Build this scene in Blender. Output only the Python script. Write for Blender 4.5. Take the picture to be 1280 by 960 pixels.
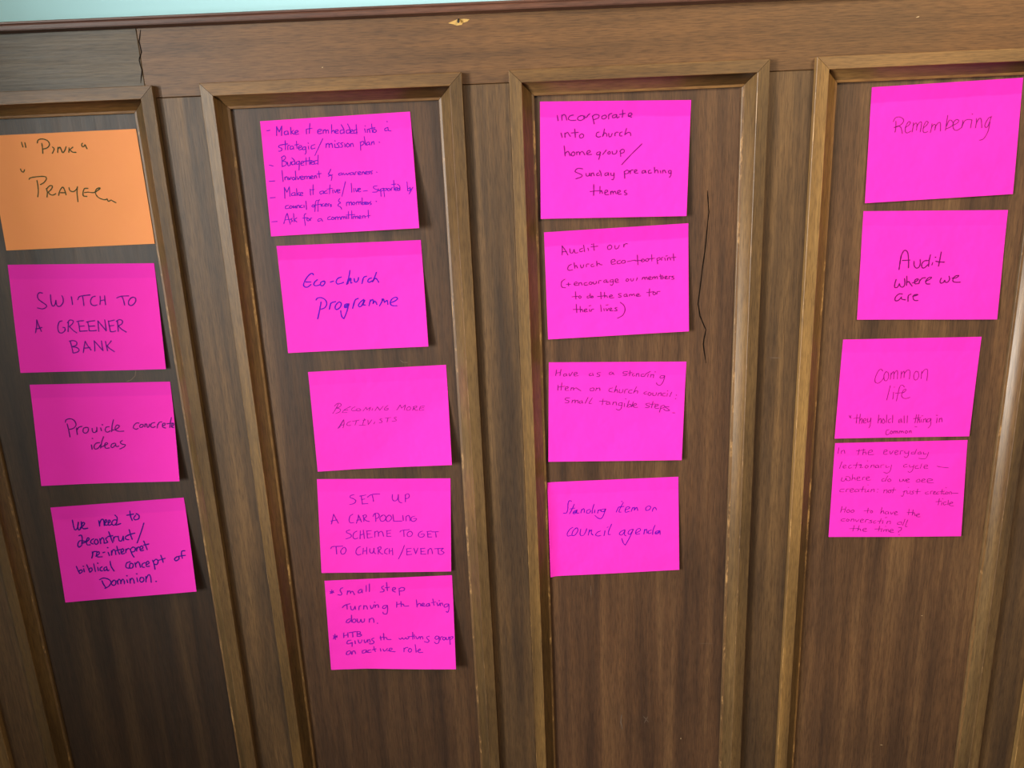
import bpy, math, random
from mathutils import Vector, Matrix
random.seed(7)
for o in list(bpy.data.objects): bpy.data.objects.remove(o)
C = bpy.context.scene.collection
scene = bpy.context.scene
Z0 = 1.30                       # height of the drawing origin above the floor

# ---------------------------------------------------------------- camera
cd = bpy.data.cameras.new('camera'); cd.sensor_width = 36; cd.lens = 28.2717; cd.clip_start = .02
cam = bpy.data.objects.new('camera', cd); C.objects.link(cam); scene.camera = cam
# world axes: X right, Y into the wall, Z up
right = Vector((0.9990019, -0.0158003, -0.0417795)); down = Vector((-0.0445017, -0.2715806, -0.9613863)); fwd = Vector((0.0038437, 0.9622860, -0.2720127))
cam.matrix_world = Matrix(((right.x, -down.x, -fwd.x, 0.00651), (right.y, -down.y, -fwd.y, -1.12588), (right.z, -down.z, -fwd.z, Z0+0.10813), (0, 0, 0, 1)))
# ---------------------------------------------------------------- light
w = bpy.data.worlds.new('room_light'); scene.world = w; w.use_nodes = True
bg = w.node_tree.nodes['Background']
bg.inputs[0].default_value = (0.92, 0.97, 1.0, 1); bg.inputs[1].default_value = 0.18
ld = bpy.data.lights.new('window_daylight', 'AREA'); ld.shape = 'RECTANGLE'
ld.size = 1.35; ld.size_y = 0.9; ld.energy = 225; ld.color = (1.0, 0.97, 0.92)
lo = bpy.data.objects.new('window_daylight', ld); C.objects.link(lo)
lo.location = (-2.6, -2.0, 1.50); lo.rotation_euler = (0, -math.pi/2, 0)
l2 = bpy.data.lights.new('window_skylight', 'AREA'); l2.shape = 'RECTANGLE'
l2.size = 1.5; l2.size_y = 1.3; l2.energy = 48; l2.color = (0.90, 1.0, 0.96)
l2o = bpy.data.objects.new('window_skylight', l2); C.objects.link(l2o)
l2o.location = (-2.8, -3.4, 1.95); l2o.rotation_euler = (Vector((-0.3, 0, 1.4))-l2o.location).to_track_quat('-Z', 'Y').to_euler()
l3 = bpy.data.lights.new('ceiling_lamp', 'AREA'); l3.shape = 'DISK'; l3.size = .7; l3.energy = 32; l3.color = (1.0, 0.74, 0.42)
l3o = bpy.data.objects.new('ceiling_lamp', l3); C.objects.link(l3o)
l3o.location = (1.35, -1.7, 2.6); l3o.rotation_euler = (Vector((0.8, 0, 1.2))-l3o.location).to_track_quat('-Z', 'Y').to_euler()
scene.view_settings.view_transform = 'Standard'; scene.view_settings.look = 'None'
scene.view_settings.exposure = 0.0; scene.view_settings.gamma = 1.0
scene.view_settings.use_curve_mapping = False

# ---------------------------------------------------------------- helpers
def lin(c):
    return tuple(((v/255)/12.92 if v/255 <= .04045 else ((v/255+.055)/1.055)**2.4) for v in c) + (1,)
def link(name, me, parent=None, loc=(0,0,0), mats=()):
    o = bpy.data.objects.new(name, me); C.objects.link(o); o.location = loc
    if parent: o.parent = parent
    for m in mats: me.materials.append(m)
    return o
def mesh(name, vs, fs, mi=None, smooth=False):
    me = bpy.data.meshes.new(name); me.from_pydata(vs, [], fs); me.update()
    if mi:
        for p, i in zip(me.polygons, mi): p.material_index = i
    if smooth:
        for p in me.polygons: p.use_smooth = True
    return me
def empty(name, loc=(0,0,0)):
    o = bpy.data.objects.new(name, None); C.objects.link(o); o.location = loc; o.empty_display_size = .05
    return o
def tag(o, label=None, cat=None, group=None, kind=None):
    if label: o['label'] = label
    if cat: o['category'] = cat
    if group: o['group'] = group
    if kind: o['kind'] = kind
    return o
def board(name, x0, x1, z0, z1, y0, y1, mat, parent=None, ch=.0006):
    """board with chamfered front edges, front face at y0 (towards the room)"""
    cx, cz = (x0+x1)/2, (z0+z1)/2; a, b = (x1-x0)/2, (z1-z0)/2
    vs = [(-a,y1,-b),(a,y1,-b),(a,y1,b),(-a,y1,b),
          (-a,y0+ch,-b),(a,y0+ch,-b),(a,y0+ch,b),(-a,y0+ch,b),
          (-a+ch,y0,-b+ch),(a-ch,y0,-b+ch),(a-ch,y0,b-ch),(-a+ch,y0,b-ch)]
    fs = [(0,3,2,1)]
    for k in (0,4):
        for i in range(4):
            j = (i+1) % 4; fs.append((k+i,k+j,k+4+j,k+4+i))
    fs.append((8,9,10,11))
    return link(name, mesh(name, vs, fs), parent, (cx,0,cz), (mat,))

# ---------------------------------------------------------------- materials
def nt(name):
    m = bpy.data.materials.new(name); m.use_nodes = True
    return m, m.node_tree, m.node_tree.nodes['Principled BSDF']
def mix(t, fac, a, b, mode='MIX'):
    n = t.nodes.new('ShaderNodeMix'); n.data_type = 'RGBA'; n.blend_type = mode
    for s, v in ((0, fac), (6, a), (7, b)):
        if isinstance(v, (int, float, tuple)): n.inputs[s].default_value = v
        else: t.links.new(v, n.inputs[s])
    return n.outputs[2]
def noise(t, vec, scale, detail=4, rough=.55, dist=0):
    n = t.nodes.new('ShaderNodeTexNoise'); n.inputs['Scale'].default_value = scale
    n.inputs['Detail'].default_value = detail; n.inputs['Roughness'].default_value = rough
    n.inputs['Distortion'].default_value = dist
    t.links.new(vec, n.inputs['Vector']); return n.outputs['Fac']
def ramp(t, v, stops):
    n = t.nodes.new('ShaderNodeValToRGB'); t.links.new(v, n.inputs[0])
    e = n.color_ramp.elements
    while len(e) < len(stops): e.new(.5)
    for i, (p, c) in enumerate(stops): e[i].position = p; e[i].color = c if len(c) == 4 else c+(1,)
    return n.outputs[0]
def mapped(t, src, sc, rnd=True):
    m = t.nodes.new('ShaderNodeMapping'); m.inputs['Scale'].default_value = sc
    t.links.new(src, m.inputs['Vector'])
    if rnd:
        oi = t.nodes.new('ShaderNodeObjectInfo'); mu = t.nodes.new('ShaderNodeMath'); mu.operation = 'MULTIPLY'
        mu.inputs[1].default_value = 37.0; t.links.new(oi.outputs['Random'], mu.inputs[0])
        t.links.new(mu.outputs[0], m.inputs['Location'])
    return m.outputs[0]
def wood(name, dark, mid, light, grain='Z', rough=.42, coat=.35, worn=0, spec=.5):
    m, t, b = nt(name)
    co = t.nodes.new('ShaderNodeTexCoord').outputs['Object']
    g = (lambda a, l: (a, a, l)) if grain == 'Z' else (lambda a, l: (l, a, a))
    bands = noise(t, mapped(t, co, g(38, 1.6)), 1.0, 3, .6, .25)
    fine = noise(t, mapped(t, co, g(420, 14)), 1.0, 3, .65)
    flk = noise(t, mapped(t, co, g(800, 55)), 1.0, 2, .6)
    blot = noise(t, mapped(t, co, (5, 5, 5)), 1.0, 4, .6)
    c = ramp(t, bands, [(.30, lin(dark)), (.52, lin(mid)), (.72, lin(light))])
    f = ramp(t, fine, [(.28, (.80,.78,.76)), (.50, (1,1,1)), (.74, (1.16,1.15,1.12))])
    c = mix(t, .75, c, f, 'MULTIPLY')
    k = ramp(t, flk, [(.33, (.60,.56,.52)), (.50, (1,1,1)), (.68, (1.25,1.23,1.18))])
    c = mix(t, .8, c, k, 'MULTIPLY')
    bl = ramp(t, blot, [(.32, (.72,.72,.74)), (.5, (1,1,1)), (.68, (1.18,1.13,1.05))])
    c = mix(t, .6, c, bl, 'MULTIPLY')
    if worn:
        wn = noise(t, mapped(t, co, g(60, 22)), 1.0, 4, .7)
        wm = ramp(t, wn, [(.56, (0,0,0)), (.66, (1,1,1))])
        c = mix(t, wm, c, lin((170,130,82)))
    ob = t.nodes.new('ShaderNodeObjectInfo'); c = mix(t, 1.0, c, ob.outputs['Color'], 'MULTIPLY')   # tinted by the object colour set on each piece
    t.links.new(c, b.inputs['Base Color'])
    rr = ramp(t, fine, [(.3, (rough+.08,)*3), (.7, (rough-.05,)*3)])
    t.links.new(rr, b.inputs['Roughness'])
    b.inputs['Specular IOR Level'].default_value = spec
    b.inputs['Coat Weight'].default_value = coat; b.inputs['Coat Roughness'].default_value = .5
    bp = t.nodes.new('ShaderNodeBump'); bp.inputs['Strength'].default_value = .18; bp.inputs['Distance'].default_value = .0006
    t.links.new(fine, bp.inputs['Height']); t.links.new(bp.outputs[0], b.inputs['Normal'])
    return m
W_PANEL = wood('varnished_panel_wood', (62,42,28), (85,59,38), (107,78,50), 'Z', .5)
W_STILE = wood('varnished_stile_wood', (64,46,30), (90,66,41), (116,87,54), 'Z', .5)
W_RAIL  = wood('varnished_rail_wood', (92,66,40), (106,77,47), (120,87,54), 'X', .5)
W_CAP   = wood('varnished_cap_wood', (70,44,34), (92,58,46), (104,68,52), 'X', .45)
W_MZ = wood('moulding_wood_upright', (84,62,36), (106,80,47), (126,98,60), 'Z', .42)
W_MX = wood('moulding_wood_level', (82,58,33), (102,75,43), (122,92,54), 'X', .45)
W_EZ = wood('moulding_edge_upright', (88,62,36), (110,80,46), (130,96,58), 'Z', .45, worn=1)
W_EX = wood('moulding_edge_level', (88,62,36), (110,80,46), (130,96,58), 'X', .45)
def plain(name, c, rough=.6, spec=.5):
    m, t, b = nt(name); b.inputs['Base Color'].default_value = lin(c)
    b.inputs['Roughness'].default_value = rough; b.inputs['Specular IOR Level'].default_value = spec
    return m
CRACK = plain('dark_crack', (22,14,9), .9, .1); SCR = plain('pale_scratch', (190,160,120), .7)
SMEAR = plain('grey_smear', (112,92,76), .7); BARE = plain('bare_wood', (205,165,95), .8); METAL = plain('nail_steel', (50,44,40), .5)
def plaster(name, c):
    m, t, b = nt(name); co = t.nodes.new('ShaderNodeTexCoord').outputs['Object']
    n = noise(t, mapped(t, co, (6,6,6), False), 1, 4)
    t.links.new(mix(t, n, lin(c), lin(tuple(v*.95 for v in c))), b.inputs['Base Color'])
    b.inputs['Roughness'].default_value = .85
    n2 = noise(t, mapped(t, co, (300,300,300), False), 1, 3)
    bp = t.nodes.new('ShaderNodeBump'); bp.inputs['Strength'].default_value = .1; bp.inputs['Distance'].default_value = .001
    t.links.new(n2, bp.inputs['Height']); t.links.new(bp.outputs[0], b.inputs['Normal'])
    return m
P_WALL = plaster('pale_blue_plaster', (186,238,250)); P_SIDE = plaster('cream_plaster', (222,220,208))
FLOORM = plaster('dark_carpet', (60,52,46)); WHITE = plain('white_gloss_paint', (225,225,220), .35)
def paper(name, c, band):
    m, t, b = nt(name)
    uv = t.nodes.new('ShaderNodeTexCoord'); sep = t.nodes.new('ShaderNodeSeparateXYZ')
    t.links.new(uv.outputs['UV'], sep.inputs[0])
    wob = noise(t, mapped(t, uv.outputs['UV'], (6,6,6)), 1, 3)
    ad = t.nodes.new('ShaderNodeMath'); ad.operation = 'MULTIPLY_ADD'; ad.inputs[1].default_value = .02
    t.links.new(wob, ad.inputs[0]); t.links.new(sep.outputs[1], ad.inputs[2])
    bm_ = ramp(t, ad.outputs[0], [(.135, (1,1,1)), (.150, (0,0,0))])     # gummed strip along the top edge
    fib = noise(t, mapped(t, uv.outputs['UV'], (9,7,7)), 1, 4)
    base = mix(t, fib, lin(c), lin((c[0], c[1]*1.02, c[2]*.97)))
    col = mix(t, .12*band, base, base)
    dk = mix(t, 1.0, base, (1-.20*band, 1-.35*band, 1-.12*band, 1), 'MULTIPLY')
    col = mix(t, bm_, base, dk)
    t.links.new(col, b.inputs['Base Color']); b.inputs['Roughness'].default_value = .75
    b.inputs['Specular IOR Level'].default_value = .25
    n2 = noise(t, mapped(t, uv.outputs['UV'], (3.2,2.6,3)), 1, 3, .5)
    bp = t.nodes.new('ShaderNodeBump'); bp.inputs['Strength'].default_value = .5; bp.inputs['Distance'].default_value = .006
    t.links.new(n2, bp.inputs['Height']); t.links.new(bp.outputs[0], b.inputs['Normal'])
    return m
PINK1 = paper('pink_paper', (255,48,205), 1); PINK0 = paper('pink_paper_even', (255,48,205), .35)
ORANGE = paper('orange_paper', (250,160,104), 0)

# ---------------------------------------------------------------- room shell
def slab(name, x0,x1,y0,y1,z0,z1,m,parent=None):
    a,b_,c = (x1-x0)/2,(y1-y0)/2,(z1-z0)/2
    vs = [(sx*a,sy*b_,sz*c) for sz in (-1,1) for sx,sy in ((-1,-1),(1,-1),(1,1),(-1,1))]
    fs = [(3,2,1,0),(4,5,6,7)]+[(i,(i+1)%4,4+(i+1)%4,4+i) for i in range(4)]
    return link(name, mesh(name,vs,fs), parent, ((x0+x1)/2,(y0+y1)/2,(z0+z1)/2), (m,))
XL, XR = -1.35, 1.75
tag(slab('floor', XL-.1, XR, -3.2, .14, -.05, 0, FLOORM), 'dark carpeted floor below the panelling', 'floor', kind='structure')
tag(slab('wall_back', XL, XR, .040, .14, 0, 2.7, P_WALL), 'pale blue plaster wall above the wood panelling', 'wall', kind='structure')
wl = tag(empty('wall_left', (XL, -1.5, 0)), 'cream plaster side wall with the window opening', 'wall', kind='structure')
WY0, WY1, WZ0, WZ1 = -2.75, -.86, .84, 2.15
for x0,x1,y0,y1,z0,z1 in ((-.1,0,-3.2,.04,0,WZ0),(-.1,0,-3.2,.04,WZ1,2.7),(-.1,0,-3.2,WY0,WZ0,WZ1),(-.1,0,WY1,.04,WZ0,WZ1)):
    slab('plaster_wall', x0, x1, y0+1.5, y1+1.5, z0, z1, P_SIDE, wl)
wf = tag(empty('window_1', (XL-.05, (WY0+WY1)/2, (WZ0+WZ1)/2)), 'white framed side window letting in daylight', 'window', kind='structure')
hw, hh = (WY1-WY0)/2, (WZ1-WZ0)/2
slab('window_frame', -.03,.03,-hw,hw,-hh,-hh+.03,WHITE,wf); slab('window_frame', -.03,.03,-hw,hw,hh-.03,hh,WHITE,wf)
slab('window_frame', -.03,.03,-hw,-hw+.03,-hh+.03,hh-.03,WHITE,wf); slab('window_frame', -.03,.03,hw-.03,hw,-hh+.03,hh-.03,WHITE,wf)

# ---------------------------------------------------------------- panelling
PX0, PW, PG = -0.78765, 0.34411, 0.06196
PD = .016                      # panel face lies 16 mm behind the moulding faces
SD = .010                      # stiles and rails 10 mm behind
TOP, JOINT, CAPB, BOT = Z0+.2174, Z0+.2026, Z0+.2879, .24
pan = tag(empty('wall_lower', (0, 0, 0)), 'brown varnished wood panelling with moulded frames', 'panelling', kind='structure')
slab('backing_board', XL, XR, .026, .040, .10, CAPB+.006, plain('backing_dark', (30,20,14), .9), pan)
PN = range(-1, 6)
Lx = [PX0+i*(PW+PG) for i in PN]
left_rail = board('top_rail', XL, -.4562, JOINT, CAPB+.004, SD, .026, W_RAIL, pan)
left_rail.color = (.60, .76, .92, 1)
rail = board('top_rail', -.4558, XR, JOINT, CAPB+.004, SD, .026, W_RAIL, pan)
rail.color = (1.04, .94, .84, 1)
board('bottom_rail', XL, XR, .10, BOT, SD, .026, W_RAIL, pan)
xs = [XL]+[v for L in Lx for v in (L, L+PW)]+[XR]
stiles = [board('stile', xs[i], xs[i+1], BOT, JOINT-.0006, SD, .026, W_STILE, pan) for i in range(0, len(xs), 2) if xs[i+1]-xs[i] > .01]
PROF = [(0,.000),(0,.0147),(.0005,.0152),(.0159,.0163),(.0164,.0159),(.0167,.0140),(.0176,.0116),(.0194,.0096),(.0222,.0079),
        (.0256,.0064),(.0294,.0051),(.0322,.0043),(.0326,.0040),(.0328,.0035),(.0328,.000)]
PMI = [0,1,0,1,0,0,0,0,0,0,1,1,0,0]
def moulding(L, R, B, T, side, parent, px, pz):
    vs = []; n = len(PROF)
    if side in 'LR':
        for zz, s in ((B, 1), (T, -1)):
            for u, h in PROF: vs.append(((L+u if side == 'L' else R-u)-px, PD-h, zz+s*(u+.00028)-pz))
    else:
        for xx, s in ((L, 1), (R, -1)):
            for u, h in PROF: vs.append((xx+s*(u+.00028)-px, PD-h, (T-u if side == 'T' else B+u)-pz))
    ox = sum(v[0] for v in vs)/len(vs); oz = sum(v[2] for v in vs)/len(vs)
    vs = [(x-ox, y, z-oz) for x, y, z in vs]
    fl = side in 'RT'
    fs = []
    for i in range(n-1):
        q = (i, i+1, n+i+1, n+i); fs.append(q if fl != (side=='T') else q[::-1])
    fs += [tuple(range(n))[::-1], tuple(range(n, 2*n))]
    me = mesh('moulding', vs, fs, PMI+[0,0])
    for p in me.polygons[5:10]: p.use_smooth = True
    import bmesh
    bm = bmesh.new(); bm.from_mesh(me); bmesh.ops.recalc_face_normals(bm, faces=bm.faces); bm.to_mesh(me); bm.free()
    mm = (W_MZ, W_EZ) if side in 'LR' else (W_MX, W_EX)
    return link('moulding', me, parent, (ox, 0, oz), mm)
panels = []
for L in Lx:
    p = board('wood_panel', L, L+PW, BOT, TOP, PD, .026, W_PANEL, pan, ch=.0003)
    panels.append(p)
    k = (.9, .50, .85, 1.08, 1.25, 1.2, 1.1)[len(panels)-1]; p.color = (k, k*(.97 if len(panels) in (3, 4) else 1), k*.98, 1)
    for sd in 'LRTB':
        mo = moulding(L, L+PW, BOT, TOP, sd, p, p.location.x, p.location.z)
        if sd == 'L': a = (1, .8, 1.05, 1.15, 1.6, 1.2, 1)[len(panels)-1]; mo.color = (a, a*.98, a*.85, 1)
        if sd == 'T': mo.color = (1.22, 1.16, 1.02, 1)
# cap moulding along the top of the panelling
cp = [(.040,0),(.006,0),(.0035,.0012),(-.0015,.0022),(-.0020,.0040),(-.0020,.0085),(-.0012,.0100),(-.0026,.0112),(-.0026,.0132),(-.0012,.0142),(.040,.0150)]
vs = [(x, y, z*.9-.007) for x in (XL, XR) for y, z in cp]; n = len(cp)
fs = [(i, i+1, n+i+1, n+i) for i in range(n-1)]+[(n-1,0,n,2*n-1)]+[tuple(range(n))[::-1], tuple(range(n,2*n))]
me = mesh('trim_1', vs, fs); import bmesh
bm = bmesh.new(); bm.from_mesh(me); bmesh.ops.recalc_face_normals(bm, faces=bm.faces); bm.to_mesh(me); bm.free()
tag(link('trim_1', me, None, (0,0,CAPB+.007), (W_CAP,)), 'narrow reddish brown cap moulding on top of the panelling', 'moulding', kind='structure')
tag(board('baseboard_back', XL, XR, 0, .10, -.002, .040, W_RAIL), 'brown wooden baseboard under the panelling', 'baseboard', kind='structure')

# marks in the wood -------------------------------------------------
def ribbon(pts, wd, off, taper=True):
    """flat strip along 2-D points (x, z); returns verts, faces"""
    vs, fs = [], []; n = len(pts)
    for i, (x, z) in enumerate(pts):
        a = pts[max(i-1,0)]; b_ = pts[min(i+1,n-1)]
        dx, dz = b_[0]-a[0], b_[1]-a[1]; l = math.hypot(dx, dz) or 1
        ww = wd*(.35 if taper and i in (0,n-1) else random.uniform(.7,1.2))/2
        vs += [(x-dz/l*ww, off, z+dx/l*ww), (x+dz/l*ww, off, z-dx/l*ww)]
        if i: fs.append((2*i-2, 2*i-1, 2*i+1, 2*i))
    return vs, fs
def mark(name, pts, wd, parent, front, mat, sub=3):
    P = []
    for i in range(len(pts)-1):
        for k in range(sub):
            f = k/sub; a, b_ = pts[i], pts[i+1]
            P.append((a[0]+(b_[0]-a[0])*f+random.uniform(-.15,.15)*wd, a[1]+(b_[1]-a[1])*f))
    P.append(pts[-1])
    P = [(x/1000-parent.location.x, Z0+z/1000-parent.location.z) for x, z in P]
    vs, fs = ribbon(P, wd/1000, front-.0002)
    nv = len(vs); vs += [(x, front-.0001+.0003, z) for x, y, z in vs]
    fs2 = list(fs)
    for f in fs: fs2.append(tuple(nv+i for i in f[::-1]))
    return link(name, mesh(name, vs, fs2), parent, (0,0,0), (mat,))
_m = mark('crack', [(-449.9, 286.4), (-454.4, 272.1), (-453.4, 259.5), (-458.1, 249.9), (-456.6, 237.1), (-460.8, 221.5)], 1.4, rail, SD, CRACK, 3); _m['label'] = 'wavy dark crack in the top rail'
_m = mark('crack', [(293.2, 51.6), (296.2, 22.1), (293.2, -18.8), (288.5, -61.5), (283.8, -107.4), (287.1, -125.1), (295.7, -145.6), (292.6, -166.9), (297.4, -196.1)], 1.6, panels[3], PD, CRACK, 3); _m['label'] = 'thin crooked dark crack beside the pink notes'
_m = mark('scratch', [(295.0, -667.3), (321.2, -669.4)], 0.5, panels[3], PD, SMEAR, 3)
_m = mark('scratch', [(122.4, -553.4), (122.7, -573.4)], 1.1, panels[3], PD, SMEAR, 3)
_m = mark('scratch', [(170.3, -797.1), (168.9, -812.8), (171.5, -827.3)], 1.6, panels[3], PD, SMEAR, 4)
_m = mark('scratch', [(206.5, -802.2), (216.0, -815.4)], 1.0, panels[3], PD, SMEAR, 3)
_m = mark('scratch', [(214.6, -802.7), (207.9, -816.6)], 1.0, panels[3], PD, SMEAR, 3)
_m = mark('scratch', [(270.3, -848.7), (270.4, -851.9)], 1.2, panels[3], PD, SCR, 3)
_m = mark('scratch', [(610.9, -882.0), (615.7, -882.3)], 0.9, panels[4], PD, SCR, 3)
_m = mark('scratch', [(656.8, -635.0), (660.0, -635.2)], 1, panels[4], PD, SCR, 3)
_m = mark('scratch', [(-535.6, -168.7), (-538.1, -177.1), (-545.0, -182.8), (-552.3, -184.9)], 1.4, panels[1], PD, SMEAR, 3)
_m = mark('scratch', [(-150.8, -170.7), (-146.4, -174.5), (-139.4, -174.9)], 1.0, panels[2], PD, SMEAR, 3)
_m = mark('scratch', [(560.7, 260.9), (564.8, 262.2)], 1.6, rail, SD, SCR, 3)
_m = mark('scratch', [(-221.3, 231.1), (-219.2, 231.5)], 1.2, rail, SD, SCR, 3)
_m = mark('scratch', [(389.0, -190.3), (406.6, -191.7)], 0.8, stiles[4], SD, SMEAR, 3)
_p = [(x/1000-rail.location.x, SD-.0002, Z0+z/1000-rail.location.z) for x, z in [(-51.8, 278.3), (-44.3, 280.9), (-39.0, 282.6), (-30.7, 282.8), (-23.4, 282.0), (-26.7, 279.3), (-32.0, 278.0), (-34.2, 275.7), (-40.5, 275.0), (-44.6, 276.6)]]
_o = link('bare_wood_patch', mesh('bare_wood_patch', _p+[(x, SD+.0002, z) for x, y, z in _p], [tuple(range(len(_p)))[::-1], tuple(range(len(_p), 2*len(_p)))]), rail, (0,0,0), (BARE,)); _o['label'] = 'chipped patch of bare yellow wood around a nail'
_r = []; _f = []
for k, (yy, rr) in enumerate(((.0, .0011), (-.003, .0011), (-.0034, .0017), (-.0042, .0017))):
    for a in range(8): _r.append((rr*math.cos(a*.7854), yy, rr*math.sin(a*.7854)-.0012*k))
for k in range(3):
    for a in range(8): _f.append((8*k+a, 8*k+(a+1)%8, 8*k+8+(a+1)%8, 8*k+8+a))
_f.append(tuple(range(24,32)))
link('nail', mesh('nail', _r, _f), rail, (-0.0380-rail.location.x, SD, Z0+0.2826-rail.location.z), (METAL,))

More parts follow.
